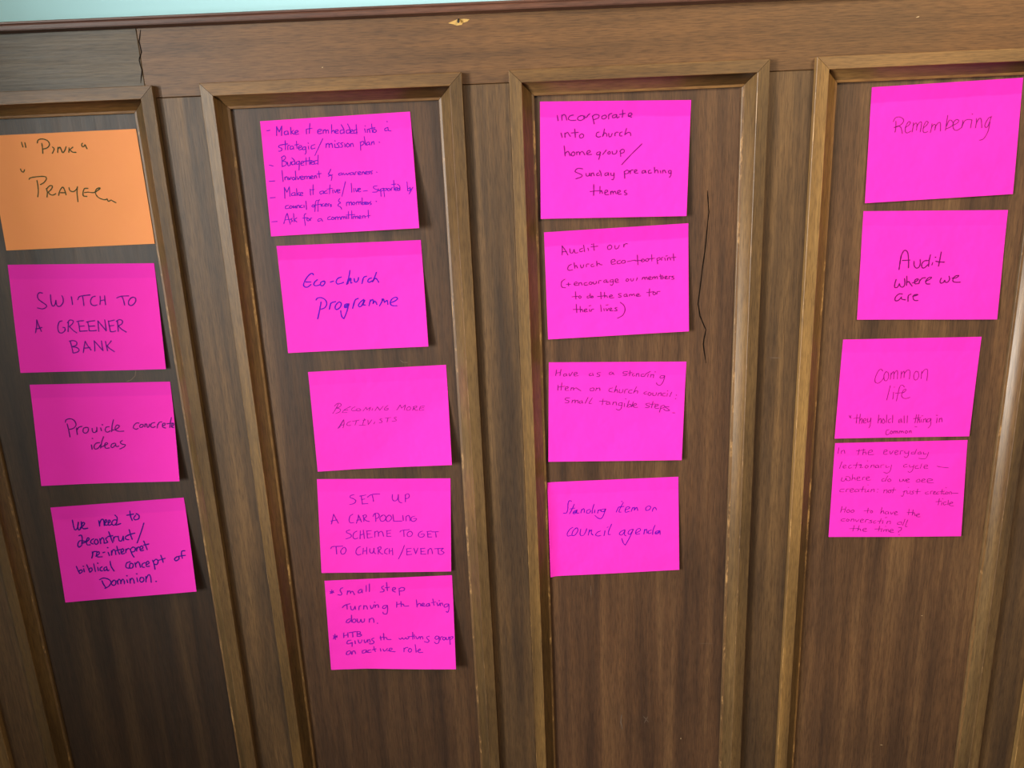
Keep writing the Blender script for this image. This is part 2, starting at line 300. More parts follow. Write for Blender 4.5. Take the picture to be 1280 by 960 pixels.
# ---------------------------------------------------------------- notes with handwriting
NOTES = {
'N1': ([[-681.0, 164.1], [-479.0, 165.0], [-477.4, 12.1], [-683.9, 11.6]], (2, 1.5), '230 66 231 87 234 107;251 71 252 93 252 112;333 79 340 57 356 48 379 49 403 64 412 90 405 111 388 126 364 132;362 84 361 126 357 169;428 119 437 135 428 157 420 172;456 168 461 140 465 123;463 136 478 124 483 146 489 170 504 156 518 122;537 132 530 171;563 128 542 147 533 155;541 150 555 170 578 173;631 99 623 112 627 129 638 125 646 113 650 131 655 148;191 292 195 310 207 320 217 300;236 385 243 374 271 367 325 364 350 372 349 393 330 418 305 434;287 397 287 442 283 494 273 539;340 470 342 506 334 545;343 471 366 448 383 452 372 478 349 502;349 502 356 520 375 530 397 518;413 535 427 494 450 465 460 496 463 533;428 512 461 514;491 472 494 498 516 508 539 488 548 467;548 467 538 518 534 597;616 486 592 487 578 521 577 549 600 555;588 521 611 518;611 518 644 525 665 517 695 493 690 486 668 500 660 534 675 570 709 590 731 587;730 584 737 607 755 597 767 607 785 622'),
'N2': ([[-688.1, -8.3], [-484.1, -15.0], [-489.5, -167.4], [-701.1, -164.2]], (4, 2), '215 260 195 255 179 278 183 315 207 344 232 372 227 391 202 404 169 394;268 275 266 331 272 378 290 369 300 327;300 327 303 374 322 384 346 352 351 314 345 286;408 297 410 334 410 370;450 326 463 298 498 288 538 283;485 291 487 336 487 381;572 296 551 305 536 337 539 370 558 383 578 376;605 297 603 339 597 374;636 293 634 339 636 377;602 339 637 330;717 315 751 300 800 298;754 305 762 342 766 385;816 315 796 348 796 381 817 386 842 354 845 321 827 311 808 325;136 624 149 561 154 505;154 505 165 561 177 613;140 588 163 584 184 576;326 519 306 528 292 574 295 621 314 632 336 613 339 585 326 580;369 525 363 576 358 621;360 539 379 513 402 521 393 549 371 572;371 572 394 610 416 634;425 529 450 522 474 521;435 531 438 578 438 620;439 573 473 570;438 620 462 618 490 617;490 535 525 526 549 523;500 533 503 580 503 617;503 575 545 572;503 617 531 618 553 614;568 624 569 572 570 525;570 525 620 621;620 621 619 564 618 517;642 527 645 584 648 629;641 532 684 521;646 575 676 571;648 629 667 630 685 623;704 524 703 576 702 628;696 534 718 518 738 530 732 558 706 576;706 576 728 610 757 636;365 716 371 763 375 818;358 711 386 706 408 722 403 750 374 763;374 763 407 774 419 798 404 816 376 824;446 822 456 766 467 715;467 715 481 757 501 800;451 780 496 775;526 810 529 759 529 712;529 712 583 808;583 808 580 761 579 714;606 719 610 766 614 809;647 716 626 748 613 763;613 763 632 790 661 820'),
'N3': ([[-693.0, -183.1], [-488.8, -187.7], [-494.4, -340.2], [-705.2, -340.3]], (9, 3), '223 374 230 349 259 339 286 356 297 397 284 426 262 440 240 444;234 389 240 444 244 519;298 498 297 456 298 431;297 456 313 427 338 418;369 429 347 438 341 473 358 486 377 469 380 435 362 429;408 441 409 476 426 483 438 462 442 432;442 432 439 477;469 438 472 468;483 409;531 430 509 435 499 464 512 485 535 471;567 362 553 416 544 481;546 468 568 462 590 448 603 428 589 416 573 437 574 467 599 480 631 479;745 404 727 403 707 427 702 452 719 465 734 458;759 419 747 434 753 449 771 440 772 420 759 419;788 415 784 445;787 420 799 416 800 446 811 446 820 417;858 403 835 412 826 442 843 453 858 443;872 459 876 424;875 434 890 404 909 398;909 440 928 431 930 413 915 418 912 450 933 461;981 358 970 407 963 457;944 419 991 413;974 448 992 434 992 418 979 428 978 453 992 457;389 605 391 650;402 542;450 587 424 591 407 621 412 649 434 642 455 608;482 528 464 583 452 643;453 633 464 628 487 614 506 600 496 589 484 609 488 644 514 643;557 597 535 606 527 631 539 641 559 617;562 602 565 632 583 628;613 574 597 588 606 609 631 618 618 640 588 658'),
'N4': ([[-701.2, -377.8], [-496.9, -371.2], [-495.5, -524.8], [-706.6, -537.9]], (12, 5), '148 145 149 198 155 246 175 232 190 171;190 171 181 212 184 252 206 225 212 168;198 229 222 211 236 186 222 179 210 210 219 242 253 240;343 171 344 229;344 224 353 183 370 159 380 175 378 228;384 202 401 188 399 167 388 182 386 223 409 221;410 205 427 191 425 175 413 184 412 226 431 223;477 181 455 178 436 208 449 232 474 212;469 127 483 155 475 201 464 232 503 220;585 97 584 150 592 198;557 139 587 135 610 132;624 144 606 173 615 193 643 183 647 151 629 129;219 374 179 364 160 399 165 429 189 412;178 311 197 308 199 350 190 402;191 392 226 380 251 356 242 339 227 374 230 412 252 414;285 355 265 368 258 394 275 409;299 361 285 391 297 416 315 395 307 362;330 359 331 412;331 381 349 351 359 368 358 410;386 355 374 364 379 386 385 403 362 411;404 294 413 353 422 412;391 345 430 339;431 397 435 355;434 371 447 351 462 353;470 349 472 396 491 398 507 353;507 353 506 400;550 347 525 360 524 386 545 394;559 290 564 348 571 394;542 346 597 331;675 234 652 305 604 435;248 556 260 515 259 489;257 510 270 490 293 490;280 539 309 516 307 494 291 508 290 545 328 550;337 508 353 503;377 508 383 545;379 460;400 542 404 495;402 521 418 486 431 498 432 540;448 452 453 506 461 538;439 499 474 489;474 524 495 505 490 483 477 498 476 535 499 534;509 528 513 491;511 507 527 487 538 489;545 495 554 549 566 582;545 500 566 476 584 488 577 519 553 527;592 521 595 484;594 500 607 480 618 484;619 508 640 495 639 471 622 482 621 519 645 517;655 422 665 471 672 514;651 464 690 456;124 627 133 676 141 703;136 682 157 668 162 690 141 706;176 660 177 692;176 633;203 620 213 669 218 702;213 669 233 656 238 683 218 702;256 616 261 701;282 656 284 693;287 614;316 655 300 669 300 695 315 697;350 658 329 672 330 699 351 685;349 664 353 701 364 697;382 604 384 657 401 710;531 626 503 639 495 681 516 694;529 647 521 689 543 691 551 655 533 642;567 641 570 689;570 657 591 633 600 655 604 693;643 649 623 658 616 689 634 697;648 671 672 658 667 636 652 651 650 688 673 690;702 630 709 673 711 727;704 646 729 622 742 645 731 676 709 673;768 584 775 622 779 660;747 635 798 619;887 613 868 633 875 655 899 641 901 615 885 613;954 557 931 559 924 591 927 634;903 610 953 605;300 802 307 840 322 879;283 789 314 775 350 792 366 826 346 866 314 886;387 807 368 837 381 862 401 846 398 808 382 812;412 815 418 853;414 831 429 801 440 818 439 850;441 829 457 804 467 822 466 854;488 813 492 846;493 771;512 805 511 853;512 827 527 802 539 819 541 857;566 801 569 844;569 759;596 799 585 830 598 851 616 834 615 807 600 800;635 793 631 852;635 820 656 779 670 797 670 862;707 855'),
'N5': ([[-312.0, 167.8], [-110.0, 171.8], [-107.5, 18.6], [-314.5, 15.3]], (14, 5), '39 84 60 81;100 130 106 53;106 53 120 100;120 100 141 51;141 51 133 132;173 95 155 102 156 127 176 121;177 99 180 127;199 67 197 126;217 94 199 108;199 108 218 128;225 117 246 107 239 96 225 106 226 128 248 128;301 92 300 131;329 44 323 88 318 129;306 90 341 86;374 120 401 111 396 99 377 107 377 134 402 134;411 136 413 106;412 118 428 104 430 136;431 119 445 109 447 137;472 66 467 139;467 128 484 115 487 138;493 130 512 122 506 111 494 119 495 141 513 140;545 117 527 121 527 146 548 140;535 71 550 112 550 146;584 120 567 124 568 149 585 143;579 69 591 115 589 149;595 138 610 128 605 119 595 127 596 149 611 150;637 121 619 126 617 151 638 144;635 80 634 119 634 158;689 118 692 151;705 152 706 124;706 133 718 123 722 154;738 82 738 116 739 155;724 120 759 115;753 126 743 141 752 156 766 143 754 126;694 95;840 122 824 128 823 147 840 144;844 119 847 147 864 151;842 71;138 208 112 214 108 228 127 241 121 260 104 262;154 176 150 254;138 208 170 205;166 255 168 222 182 217;199 224 184 231 184 253 200 247;203 228 206 253;228 187 228 249;215 218 244 213;239 247 260 237 255 225 240 235 241 261 261 257;284 239 266 244 267 263 285 259;286 239 285 288 277 302;304 236 305 261;306 210;349 225 326 234 324 260 349 255;405 179 342 318;421 259 424 223;423 236 440 221 443 258;445 236 461 223 465 260;480 230 481 261;513 223 495 231 508 246 502 263 487 262;538 223 520 231 532 247 527 262 511 260;548 230 548 263;568 231 556 247 566 265 580 249 568 231;586 263 588 236;587 244 600 234 604 264;485 205;652 227 651 300;651 234 671 223 675 245 654 260;681 184 686 257;708 231 694 241 695 258 710 250;712 235 715 260;726 258 728 233;727 244 741 230 744 256;779 240;33 375 59 386;122 314 118 396;117 319 138 304 145 327 122 348;122 348 148 359 143 384 118 396;156 360 158 391 172 386 178 358;203 355 185 362 185 385 203 379;187 325 203 349 205 386;234 357 215 365 217 384 232 379;236 357 228 436;245 380 264 371 257 359 246 369 246 394 264 393;282 332 279 395;266 362 300 360;304 329 302 394;286 359 317 358;311 380 330 370 324 362 312 369 313 391 331 392;354 361 336 367 337 390 355 387;364 316 360 361 357 395;23 515 60 514;114 428 114 525;128 512 129 487;129 494 142 484 149 514;155 489 159 513 172 487;186 491 176 503 184 517 196 505 186 491;203 440 201 518;211 490 216 515 231 488;235 506 253 496 245 487 234 495 237 517 254 514;260 515 262 490;261 499 275 489 277 515;278 500 292 491 293 517;301 507 317 498 311 490 302 497 302 515 319 514;326 515 327 491;327 499 338 489 341 514;359 453 359 512;345 478 375 475;440 443 430 469 420 484 440 497 443 513 437 540;419 503 449 492;509 480 491 487 493 501 510 495;513 481 516 499;523 481 528 500 542 486;542 486 549 502 561 484;584 483 567 488 568 503 585 497;588 483 591 503;599 504 603 482 615 481;621 497 638 487 632 479 621 486 622 505 639 504;647 505 648 484;648 491 659 481 662 503;669 498 684 489 679 480 670 488 670 505 685 505;701 481 690 487 700 498 691 505;718 480 705 486 714 500 708 507;746 493;18 659 53 659;116 672 119 575;119 575 134 619;134 619 153 572;153 572 151 659;183 625 165 633 165 652 183 647;187 626 187 654;200 592 199 655;218 626 200 637;200 637 218 656;222 646 239 638 233 627 222 637 224 657 238 656;290 604 290 658;313 568 307 654;289 612 317 609;375 627 355 634 356 653 374 646;378 627 379 651;402 627 386 634 388 650 405 647;426 577 417 657;403 613 441 610;440 623 441 651;451 624 458 649 470 621;472 640 490 630 482 622 473 629 474 651 489 649;531 558 499 685;569 575 568 655;583 621 583 652;594 622 600 653 612 621;613 640 628 630 622 622 613 632 614 654 629 652;644 650 673 648;743 610 717 615 719 634 741 646 735 663 706 663;747 636 751 658 763 640;762 640 762 705;762 644 783 634 779 652 762 659;783 642 784 710;782 645 804 636 801 651 786 658;816 639 807 651 817 661 827 648 816 639;832 660 836 638 844 636;854 572 853 658;837 608 868 605;860 653 877 644 871 635 860 642 861 662 876 660;891 643 877 649 879 663 893 658;877 606 892 629 888 661;942 593 942 668;943 654 960 648 956 669 942 670;958 639 967 667;979 641 950 698;137 734 117 740 115 762 137 759;151 738 141 751 149 762 161 750 151 738;168 739 169 761 183 743;183 743 184 763;191 763 193 738;192 746 205 736 208 761;229 738 216 745 217 762 230 759;240 738 240 760;255 705 254 781;301 741 292 753 301 763 311 750 301 741;333 705 319 720 309 805;348 701 336 722 330 803;309 747 356 740;354 739 355 761;373 738 362 745 363 759 376 757;380 752 395 746 390 737 381 745 382 762 397 761;403 762 404 743 412 741;425 748 414 752 425 761 416 769;485 700 473 723 487 739 473 748 468 764 484 776 490 796;525 769 527 738;527 747 542 735 544 765;545 748 558 736 561 766;575 740 566 752 573 764 585 751 575 740;593 765 594 739;594 747 606 737 609 764;611 748 621 738 624 763;633 706 632 766;633 755 648 745 645 765 632 768;652 762 664 752 656 744 651 765 666 766;671 747 671 767 681 753;692 743 683 753 693 765 683 773;727 746;14 870 50 870;93 895 113 825 123 804;123 804 128 848 137 901;102 862 136 857;154 850 142 858 154 872 145 882;165 807 164 883;185 847 165 864;165 864 182 885;249 815 235 834 237 922;223 855 255 852;257 855 250 870 259 882 268 869 259 856;274 881 276 859 286 858;343 866 325 874 326 890 343 884;347 866 356 892;411 853 394 862 394 881 414 878;424 859 417 875 426 883 437 871 426 859;443 885 445 861;444 869 457 859 460 886;461 871 474 861 477 885;483 885 485 861;484 870 497 860 499 884;500 871 510 861 512 883;521 861 521 883;534 818 532 883;557 815 553 885;517 850 576 849;563 886 564 864;564 872 576 862 578 886;579 873 592 863 593 887;602 881 617 871 611 862 602 870 603 886 618 885;627 885 628 863;628 872 640 862 643 886;668 817 666 886;644 870 680 865'),
'N6': ([[-310.1, 1.4], [-107.9, 0.9], [-107.1, -150.2], [-310.2, -151.4]], (9, 5), '234 278 226 262 204 277 177 315 158 363 165 385 186 387 210 366;175 340 211 342;258 324 238 343 230 371 248 379 276 370;303 343 284 346 275 370 287 383 304 367 309 343 297 339;346 352 370 343;427 309 402 320 388 348 395 371 420 368 439 359;491 252 479 312 459 380;462 376 477 337 492 325 488 366 497 366;467 373 473 353 484 337;515 327 516 355 528 362 541 344 546 320;566 378 575 342;570 358 582 322 603 311;637 330 618 337 608 360 619 368 638 358;674 279 659 323 641 366;643 362 661 335 673 344 684 373;235 512 245 495 273 492 299 514 307 552 290 588 265 599;269 531 254 602 233 690;321 604 335 549;325 582 340 545 371 535;392 540 369 568 363 600 378 608 401 586 409 554 396 538;453 560 434 567 429 592 444 593 462 561;462 561 441 638 418 699;418 699 404 677 400 623;435 584 449 572 455 569;485 606 499 559;492 575 510 527 531 515;569 526 542 553 528 581 540 594 563 567 575 534;571 538 563 575 578 580;553 579 564 554 568 542;602 588 615 533;610 553 630 530 635 550 631 571;632 567 645 547 653 560 658 581;676 594 697 550 698 529;697 546 707 530 712 563;712 563 725 551 734 548 735 585;751 570 780 559 806 536 795 520 769 533 753 566 762 595 799 600'),
'N7': ([[-286.3, -182.5], [-84.2, -180.9], [-84.4, -333.3], [-287.5, -336.7]], (9.5, 4), '150 421 176 375 198 328;168 348 192 323 214 329 213 351 182 371;182 371 207 381 202 407 172 423;286 361 259 376 239 388;239 388 221 417 256 417;235 396 264 394;317 367 297 379 289 396 302 406 322 401;332 386 325 403 340 411 357 401 342 386;372 415 397 377;397 377 402 404;402 404 429 379;429 379 417 414;444 394 438 412;459 417 480 379;480 379 494 415;494 415 522 377;558 371 537 391 529 413 548 418 559 402 543 401;619 423 647 373;647 373 655 408;655 408 685 376;685 376 673 427;710 395 693 411 692 430 711 432 722 409 710 395;734 436 748 398;739 401 765 394 764 407 744 419;744 419 759 438 772 436;825 399 793 401;793 401 785 439 817 437;789 418 818 416;178 573 204 526 226 488;192 561 220 501;185 569 211 513;226 488 226 528 215 571;200 543 226 538;276 509 253 521 245 542 260 552 273 547;289 510 338 502;318 508 305 551;366 507 386 502;377 490 380 508;334 555 383 555;373 503 360 553;402 505 402 553;402 553 431 507;452 530 442 550;505 503 489 506 501 521 503 538 483 541;531 496 573 495;550 498 541 539;612 493 595 501 607 517 606 532 577 535'),
'N8': ([[-291.5, -350.9], [-88.9, -359.4], [-97.1, -514.0], [-300.4, -507.6]], (5, 3), '272 165 249 172 243 193 271 209 284 231 269 257 238 267;313 180 362 168;326 178 330 220 333 263;329 215 353 210;333 263 375 258;373 191 407 163 466 159;408 167 414 200 417 237;561 165 560 212 575 234 598 218 606 165;606 165 606 213 612 245 631 253;659 171 658 208 658 243;655 173 678 159 689 177 681 203 658 211;93 472 103 419 112 368;112 368 126 409 146 464;89 440 136 428;259 370 237 389 228 431 237 461 264 458;282 466 295 421 300 379;300 379 310 411 321 454;285 434 317 430;337 385 340 449;332 388 353 377 360 396 340 417;340 417 359 441 381 449;428 370 430 450;410 396 421 368 444 361 458 386 446 413 430 418;485 381 463 408 468 443 491 445 507 413 496 383 477 386;530 382 509 413 514 448 533 446 551 414 538 384 527 386;561 377 566 448;566 448 628 447;635 388 639 442;660 447 659 399;659 405 678 386 688 410 690 446;728 395 705 405 697 432 712 453 731 443 739 422 716 421;231 538 208 547 206 565 237 587 236 614 198 633;284 550 260 571 253 614 266 634 289 625;310 548 306 634;333 540 339 631;309 593 336 581;360 551 362 626;356 551 394 546;360 583 386 581;362 626 400 618;419 616 419 557;419 568 439 552 447 573 446 608;447 573 470 554 481 579 486 609;512 547 512 612;508 551 544 545;513 580 538 575;512 612 543 609;612 565 622 549 657 542 684 539;640 544 642 614;679 560 665 587 675 614 698 607 706 577 691 557 678 564;783 556 759 572 751 605 770 623 793 611 795 589 771 591;821 562 824 622;817 562 852 557;821 589 847 588;824 622 855 620;855 566 905 564;882 566 887 623;79 736 93 714 135 712 173 710;121 718 123 796;172 732 154 764 163 797 186 786 196 748 184 723 168 734;306 717 283 733 270 777 284 807 309 799;328 734 323 799;354 724 353 800;325 769 354 762;378 740 378 778 396 790 408 757 410 735;410 735 411 784 424 795;443 736 441 801;435 736 459 720 463 742 445 763;445 763 461 791 476 800;516 737 496 753 490 786 510 800;527 743 526 797;550 737 552 812;526 770 553 765;643 708 622 782 596 853;661 745 660 813;657 745 696 740;661 777 691 772;660 813 699 805;715 740 729 800;729 800 746 738;769 746 769 806;765 746 800 741;768 776 795 774;769 806 806 805;822 805 824 758;824 766 842 742 853 764 857 802;873 748 938 743;900 748 903 806;942 746 923 765 938 782 946 793 926 811 903 806'),
'N9': ([[-298.1, -523.1], [-96.7, -523.5], [-99.4, -684.0], [-303.4, -683.2]], (15, 3), '38 119 66 132;52 102 52 143;37 142 65 114;42 125 62 124;140 84 122 94 117 117 128 147 119 164 97 157;169 161 175 120;174 138 188 121 196 133 197 151;198 139 211 128 219 140 227 167;281 109 260 125 259 148 279 143 289 115;288 115 290 150;323 70 320 137;349 55 345 139;460 84 445 94 446 112 462 130 453 147 429 148;484 47 485 91 487 137;472 104 505 101;525 133 550 123 547 106 531 111 527 139 549 157;579 119 580 193;579 125 600 109 622 119 615 144 586 148;124 303 147 277 187 263;161 272 162 321;190 291 193 326 210 330 224 298;225 292 227 327;253 334 257 299 272 288;291 330 295 289;295 301 310 292 318 308 321 331;345 292 351 327 365 316 375 284;382 258;382 316 386 288;385 299 404 285 410 318;476 297 450 302 441 325 457 331 478 303;480 298 479 344 471 390 446 391 441 371;555 266 552 324;588 262 589 320;590 297 605 292 613 315 647 314;551 295 591 285;710 251 713 331;713 314 729 292 741 298 742 321;748 315 769 305 766 290 753 298 754 321 777 322;806 295 787 306 789 325 805 321 810 295;810 301 813 324;840 248 843 291 848 320;827 290 863 281;871 292 878 327 895 296;890 271;895 296 896 328;897 307 911 297 916 323;963 310 935 312 926 340 946 341 964 314;964 314 963 364 952 398 940 388;183 431 161 437 146 466 168 470 186 443;192 388 191 438 190 467;209 432 194 456 207 474 225 457 217 433;235 433 237 472 254 470 264 440;264 440 271 474 289 465 293 436;329 478 331 437;330 452 351 432 363 444 365 482;393 492;37 611 67 630;51 594 52 654;35 647 68 612;39 629 66 622;121 584 119 638;153 585 153 636;121 614 154 609;164 585 219 575;191 582 191 634;227 575 226 629;227 575 253 582 248 599 230 603;230 603 260 612 251 629 225 629;175 669 151 674 140 704 159 710 182 697;182 697 180 741;169 701 186 699;205 678 207 712;231 670 237 703 252 701 262 671;279 672 283 704 295 696 305 672;305 672 308 702;309 681 322 669 325 700;357 656 340 667 343 682 356 691 350 715 324 720 320 712;409 636 412 681;436 608 436 679;437 658 456 653 463 676 493 677;404 657 437 648;556 667 568 679 582 662;582 662 594 680 611 662;611 662 619 680 636 663 628 651;667 606 666 681;636 652 678 647;679 629 681 676;691 647 702 677 719 651;724 654 727 679;727 663 742 649 747 678;798 647 777 658 784 679 796 696 783 713 759 704;875 652 855 646 842 669 858 681 877 658;877 658 873 710 852 727 838 709;886 687 889 658 904 653;911 659 903 676 915 688 927 671 918 657;932 659 935 685 950 677 952 654;960 654 962 735;960 660 984 652 980 672 959 683;160 789 137 800 131 830 153 828 168 797;168 797 171 831;175 831 183 797 197 795 204 825;282 785 260 796 259 820 281 815 291 787;291 787 294 815;325 786 305 795 304 815 328 812;353 751 355 786 363 808;338 788 369 777;403 775 406 805;424 782 432 806 449 794 459 777;457 803 475 801 496 789 493 775 477 779 476 807 521 813;591 815 592 773;592 791 607 770 623 768;636 780 625 801 638 818 653 798 644 778 631 782;683 737 686 781 688 819;693 807 722 794 719 782 706 793 709 819 742 817'),
'N10': ([[65.1, 177.4], [268.6, 171.1], [263.3, 18.5], [61.0, 23.1]], (7, 4), '113 116 119 160;144 158 143 113;143 125 157 109 169 121 176 156;220 114 197 122 187 147 207 159 237 157;276 119 253 131 249 152 270 160 290 144 286 121 266 121;293 148 296 123;289 131 306 136 316 119 329 105;346 124 353 157 359 191;346 128 365 112 389 118 386 141 353 156;428 118 410 129 412 148 429 148 441 132 432 118;455 151 454 117;454 127 462 109 475 105;505 114 482 122 482 141 502 135 508 116;507 118 512 143 525 133;546 77 548 110 545 139;527 114 564 106;585 132 608 118 604 103 589 107 587 127 608 138;138 263 146 301;165 301 164 263;164 276 181 259 191 276 201 293;229 231 232 264 234 302;207 264 254 260;277 272 262 286 267 307 284 303 290 284 277 272;393 259 377 267 374 292 387 302 404 297;417 297 423 267 428 234;418 294 430 268 442 276 445 297;457 272 459 298 472 298 480 273;499 294 498 269;498 277 510 262 520 265;547 261 532 269 532 293 547 295;575 232 567 270 565 287;567 282 587 266 601 270 604 294;159 373 163 415 166 458;164 441 181 420 191 428 199 457;221 425 208 437 211 457 226 455 231 433 219 423;244 451 243 425;243 434 258 424 265 451;264 438 278 422 288 430 298 452;311 443 335 427 328 414 313 425 315 450 344 448;398 428 382 432 378 449 392 453 404 432;404 430 399 462 392 492;419 450 442 413;462 425 452 438 459 448 471 438 464 425;482 425 486 447 503 447 513 430 512 417;536 422 540 469;533 426 549 409 563 416 560 435 541 443;681 365 614 449 548 540;285 571 252 566 233 592 259 610 279 623 276 640 239 655;307 611 311 632 326 631 331 609;331 609 334 633;343 635 343 609;343 616 356 607 363 632;393 608 380 616 383 632 400 626;399 587 407 608 411 636;454 608 437 613 436 631 451 628 460 609;458 609 461 631;475 610 478 631 495 629 496 610;496 610 497 649 490 669 482 666;566 599 570 659;566 603 583 588 596 597 591 616 569 620;607 619 604 591;606 602 616 587 625 589;634 606 650 596 647 586 635 591 637 613 658 615;701 593 688 599 688 616 704 610 708 593;708 595 713 615;742 591 729 599 732 617 751 615;769 568 773 616;773 603 785 590 792 597 795 616;810 598 814 618;827 619 826 595;826 604 837 593 848 617;878 596 865 602 870 622 882 618;883 599 883 635 873 657;360 707 361 755 360 803;337 768 375 764 415 763;403 725 403 787;403 778 415 765 421 787;436 783 456 770 449 759 437 766 439 796 463 797;477 797 477 771;477 780 487 768 494 793;494 780 505 769 514 794;521 785 541 775 538 763 524 769 525 794 548 796;582 764 569 770 572 782 587 791 583 802 571 802'),
'N11': ([[65.1, 4.0], [267.7, 7.9], [269.6, -145.3], [66.0, -148.6]], (7, 4), '119 216 122 170 121 132;121 132 141 171 160 220;122 187 151 187;174 162 177 199 192 203 204 171;204 171 210 204 229 203;263 167 245 175 246 197 266 191;271 138 274 172 277 200;300 167 305 192;328 136;340 131 341 168 344 193;321 159 369 156;452 153 437 166 441 191 459 188 467 164 452 150;489 159 490 188 507 187 519 161;550 180 550 154;550 166 563 149 576 153;182 307 163 320 155 349 169 362 188 357;201 294 205 345;205 333 215 319 224 345;245 317 250 345 263 340 267 317;286 340 288 315 305 314;334 316 319 325 324 341 342 335;359 292 360 336;360 324 375 313 383 326 397 329;459 313 487 302 480 285 461 295 463 327 490 327;524 298 503 306 505 328 524 325;543 300 530 313 539 326 557 321 554 301 539 302;572 314 628 304;643 259 646 349;628 311 679 311;680 298 668 312 679 325 693 314 685 299;713 296 698 310 709 323 722 312 715 296;743 264 744 323;720 302 764 298;779 302 784 353;779 303 798 295 801 313 784 320;812 322 812 299 823 295;834 301 838 324;842 285 853 283;853 325 853 303;853 309 868 299 875 324;894 267 897 331;879 302 912 301;134 441 112 459 106 489 113 514 136 521;142 488 172 491;157 476 158 506;196 493 219 485 212 472 199 481 201 503 222 505;230 505 230 482;230 491 245 480 252 505;286 483 267 491 271 507 293 506;309 480 301 494 312 505 324 491 311 480;331 482 335 502 350 498 354 479;368 499 371 475 387 474;421 469 406 478 408 493 423 487;425 471 428 494 439 490;469 471 451 476 453 493 469 488;471 473 470 508 460 524 450 516;484 489 506 481 499 467 486 474 488 499 510 498;570 471 560 485 570 496 581 482 570 471;594 473 597 493 610 492 614 473;633 494 641 467;674 487 678 468;678 475 689 466 694 489;694 476 706 467 711 490;718 483 737 475 731 464 721 471 722 491 740 490;748 490 748 471;748 478 761 467 765 489;765 477 778 468 781 490;802 450 805 492;805 480 822 474 820 491 805 492;793 467 818 464;833 487 849 479 844 469 835 475 837 495 854 494;863 497 863 475 874 474;896 473 881 478 896 492 894 502 879 501;204 563 206 633;179 609 220 607;233 603 226 617 236 628 244 614 233 603;302 609 286 615 288 629 304 624;307 589 308 614 311 629;319 615 316 628 326 628 326 615 317 612;382 580 383 645;358 621 415 617;408 585 408 635;409 625 422 618 428 636;441 629 463 623 456 613 443 620 446 640 473 640;527 606 508 607 510 620 525 628 519 641 504 636;560 614 545 620 547 636 562 631;564 614 568 638;583 636 583 619;583 626 595 617 601 634;601 627 615 618 620 636;630 632 652 626 645 616 633 623 635 640 662 639;725 577 722 622 724 647;704 611 754 607;756 610 747 624 758 637 769 624 759 610;776 631 779 609 799 608;207 681 209 761;185 729 247 732;234 703 235 758;236 743 249 734 253 757;262 747 281 739 276 729 264 736 265 758 284 755;300 736 301 757;297 703 310 701;311 757 315 740 330 736;379 700 382 763;401 736 403 759;417 705 432 704;416 737 423 760 434 737;442 755 457 746 452 735 442 742 446 762 465 761;494 734 478 740 491 753 491 765 474 764;517 687 544 722 549 768 531 812 495 836'),
'N12': ([[66.3, -184.1], [268.4, -192.2], [262.4, -344.0], [61.0, -338.3]], (6.5, 3), '56 73 50 131;88 68 81 131;52 105 85 98;125 112 108 119 110 136 125 131;127 112 132 133;147 108 152 137 173 95;183 121 206 111 198 98 185 106 187 134 214 132;307 110 294 120 299 135 317 128;318 107 325 133;376 104 353 107 357 121 372 128 365 142 349 142;457 98 442 105 442 122 459 119 466 103;466 103 475 126;573 95 544 98 544 116 570 120 562 133 541 133;592 85 588 138;577 109 608 106;620 115 609 123 615 141 628 134;637 144 640 115;640 123 655 115 658 145;694 121 675 126 675 145 695 142;740 95 710 118 697 145;725 121 721 149;742 153 746 124;747 132 764 127 763 158;775 100;843 138 819 140 812 159 832 161 847 140;847 140 837 196 817 233 795 227 788 209;68 225 66 276;95 202 89 276;68 244 118 236;123 263 142 252 135 239 122 249 123 276 146 277;161 279 165 249;165 260 180 250 182 277;182 263 202 253 212 264 235 282;324 254 305 261 306 283 328 281 332 260 320 254;344 283 350 254;350 265 371 255 375 283;468 256 445 266 443 290 469 298;495 235 487 272 480 301;482 295 499 272 504 304;519 272 517 302 539 302 544 272;556 310 560 278 579 271;612 278 589 285 587 307 609 310;643 247 630 284 621 310;623 305 641 286 652 292 650 314;718 297 699 308 705 322 719 319;738 304 728 322 741 336 754 319 741 304;764 309 766 336 786 333 791 307;802 339 807 312;807 320 825 309 825 339;856 313 837 320 839 341 859 342;872 316 869 345;873 292;903 303 889 348;938 335;934 370;154 353 127 353 121 369 147 383 143 401 120 401;170 404 175 375;175 385 193 373 194 405;193 388 213 377 215 405;244 381 227 388 227 407 244 402;245 384 250 407;289 349 268 408;320 355 297 406 314 410;400 366 394 425;373 390 431 388;443 397 427 401 425 420 443 418;447 397 451 422;471 426 477 397;477 405 495 399 498 429;541 405 519 410 514 430 534 432;542 405 534 464 515 480 499 469;558 413 556 448;566 368;591 385 577 449;579 441 598 422 608 435 593 452 579 449;623 399 611 449;620 438 647 428 639 414 624 428 630 452 656 453;745 413 718 418 722 434 742 443 734 458 713 456;768 397 758 461;745 424 785 422;785 446 809 437 800 424 785 435 787 465 813 465;829 446 819 505;826 446 852 436 853 457 825 468;888 452 860 452 881 474 893 490 865 490 849 473;915 512 933 514'),
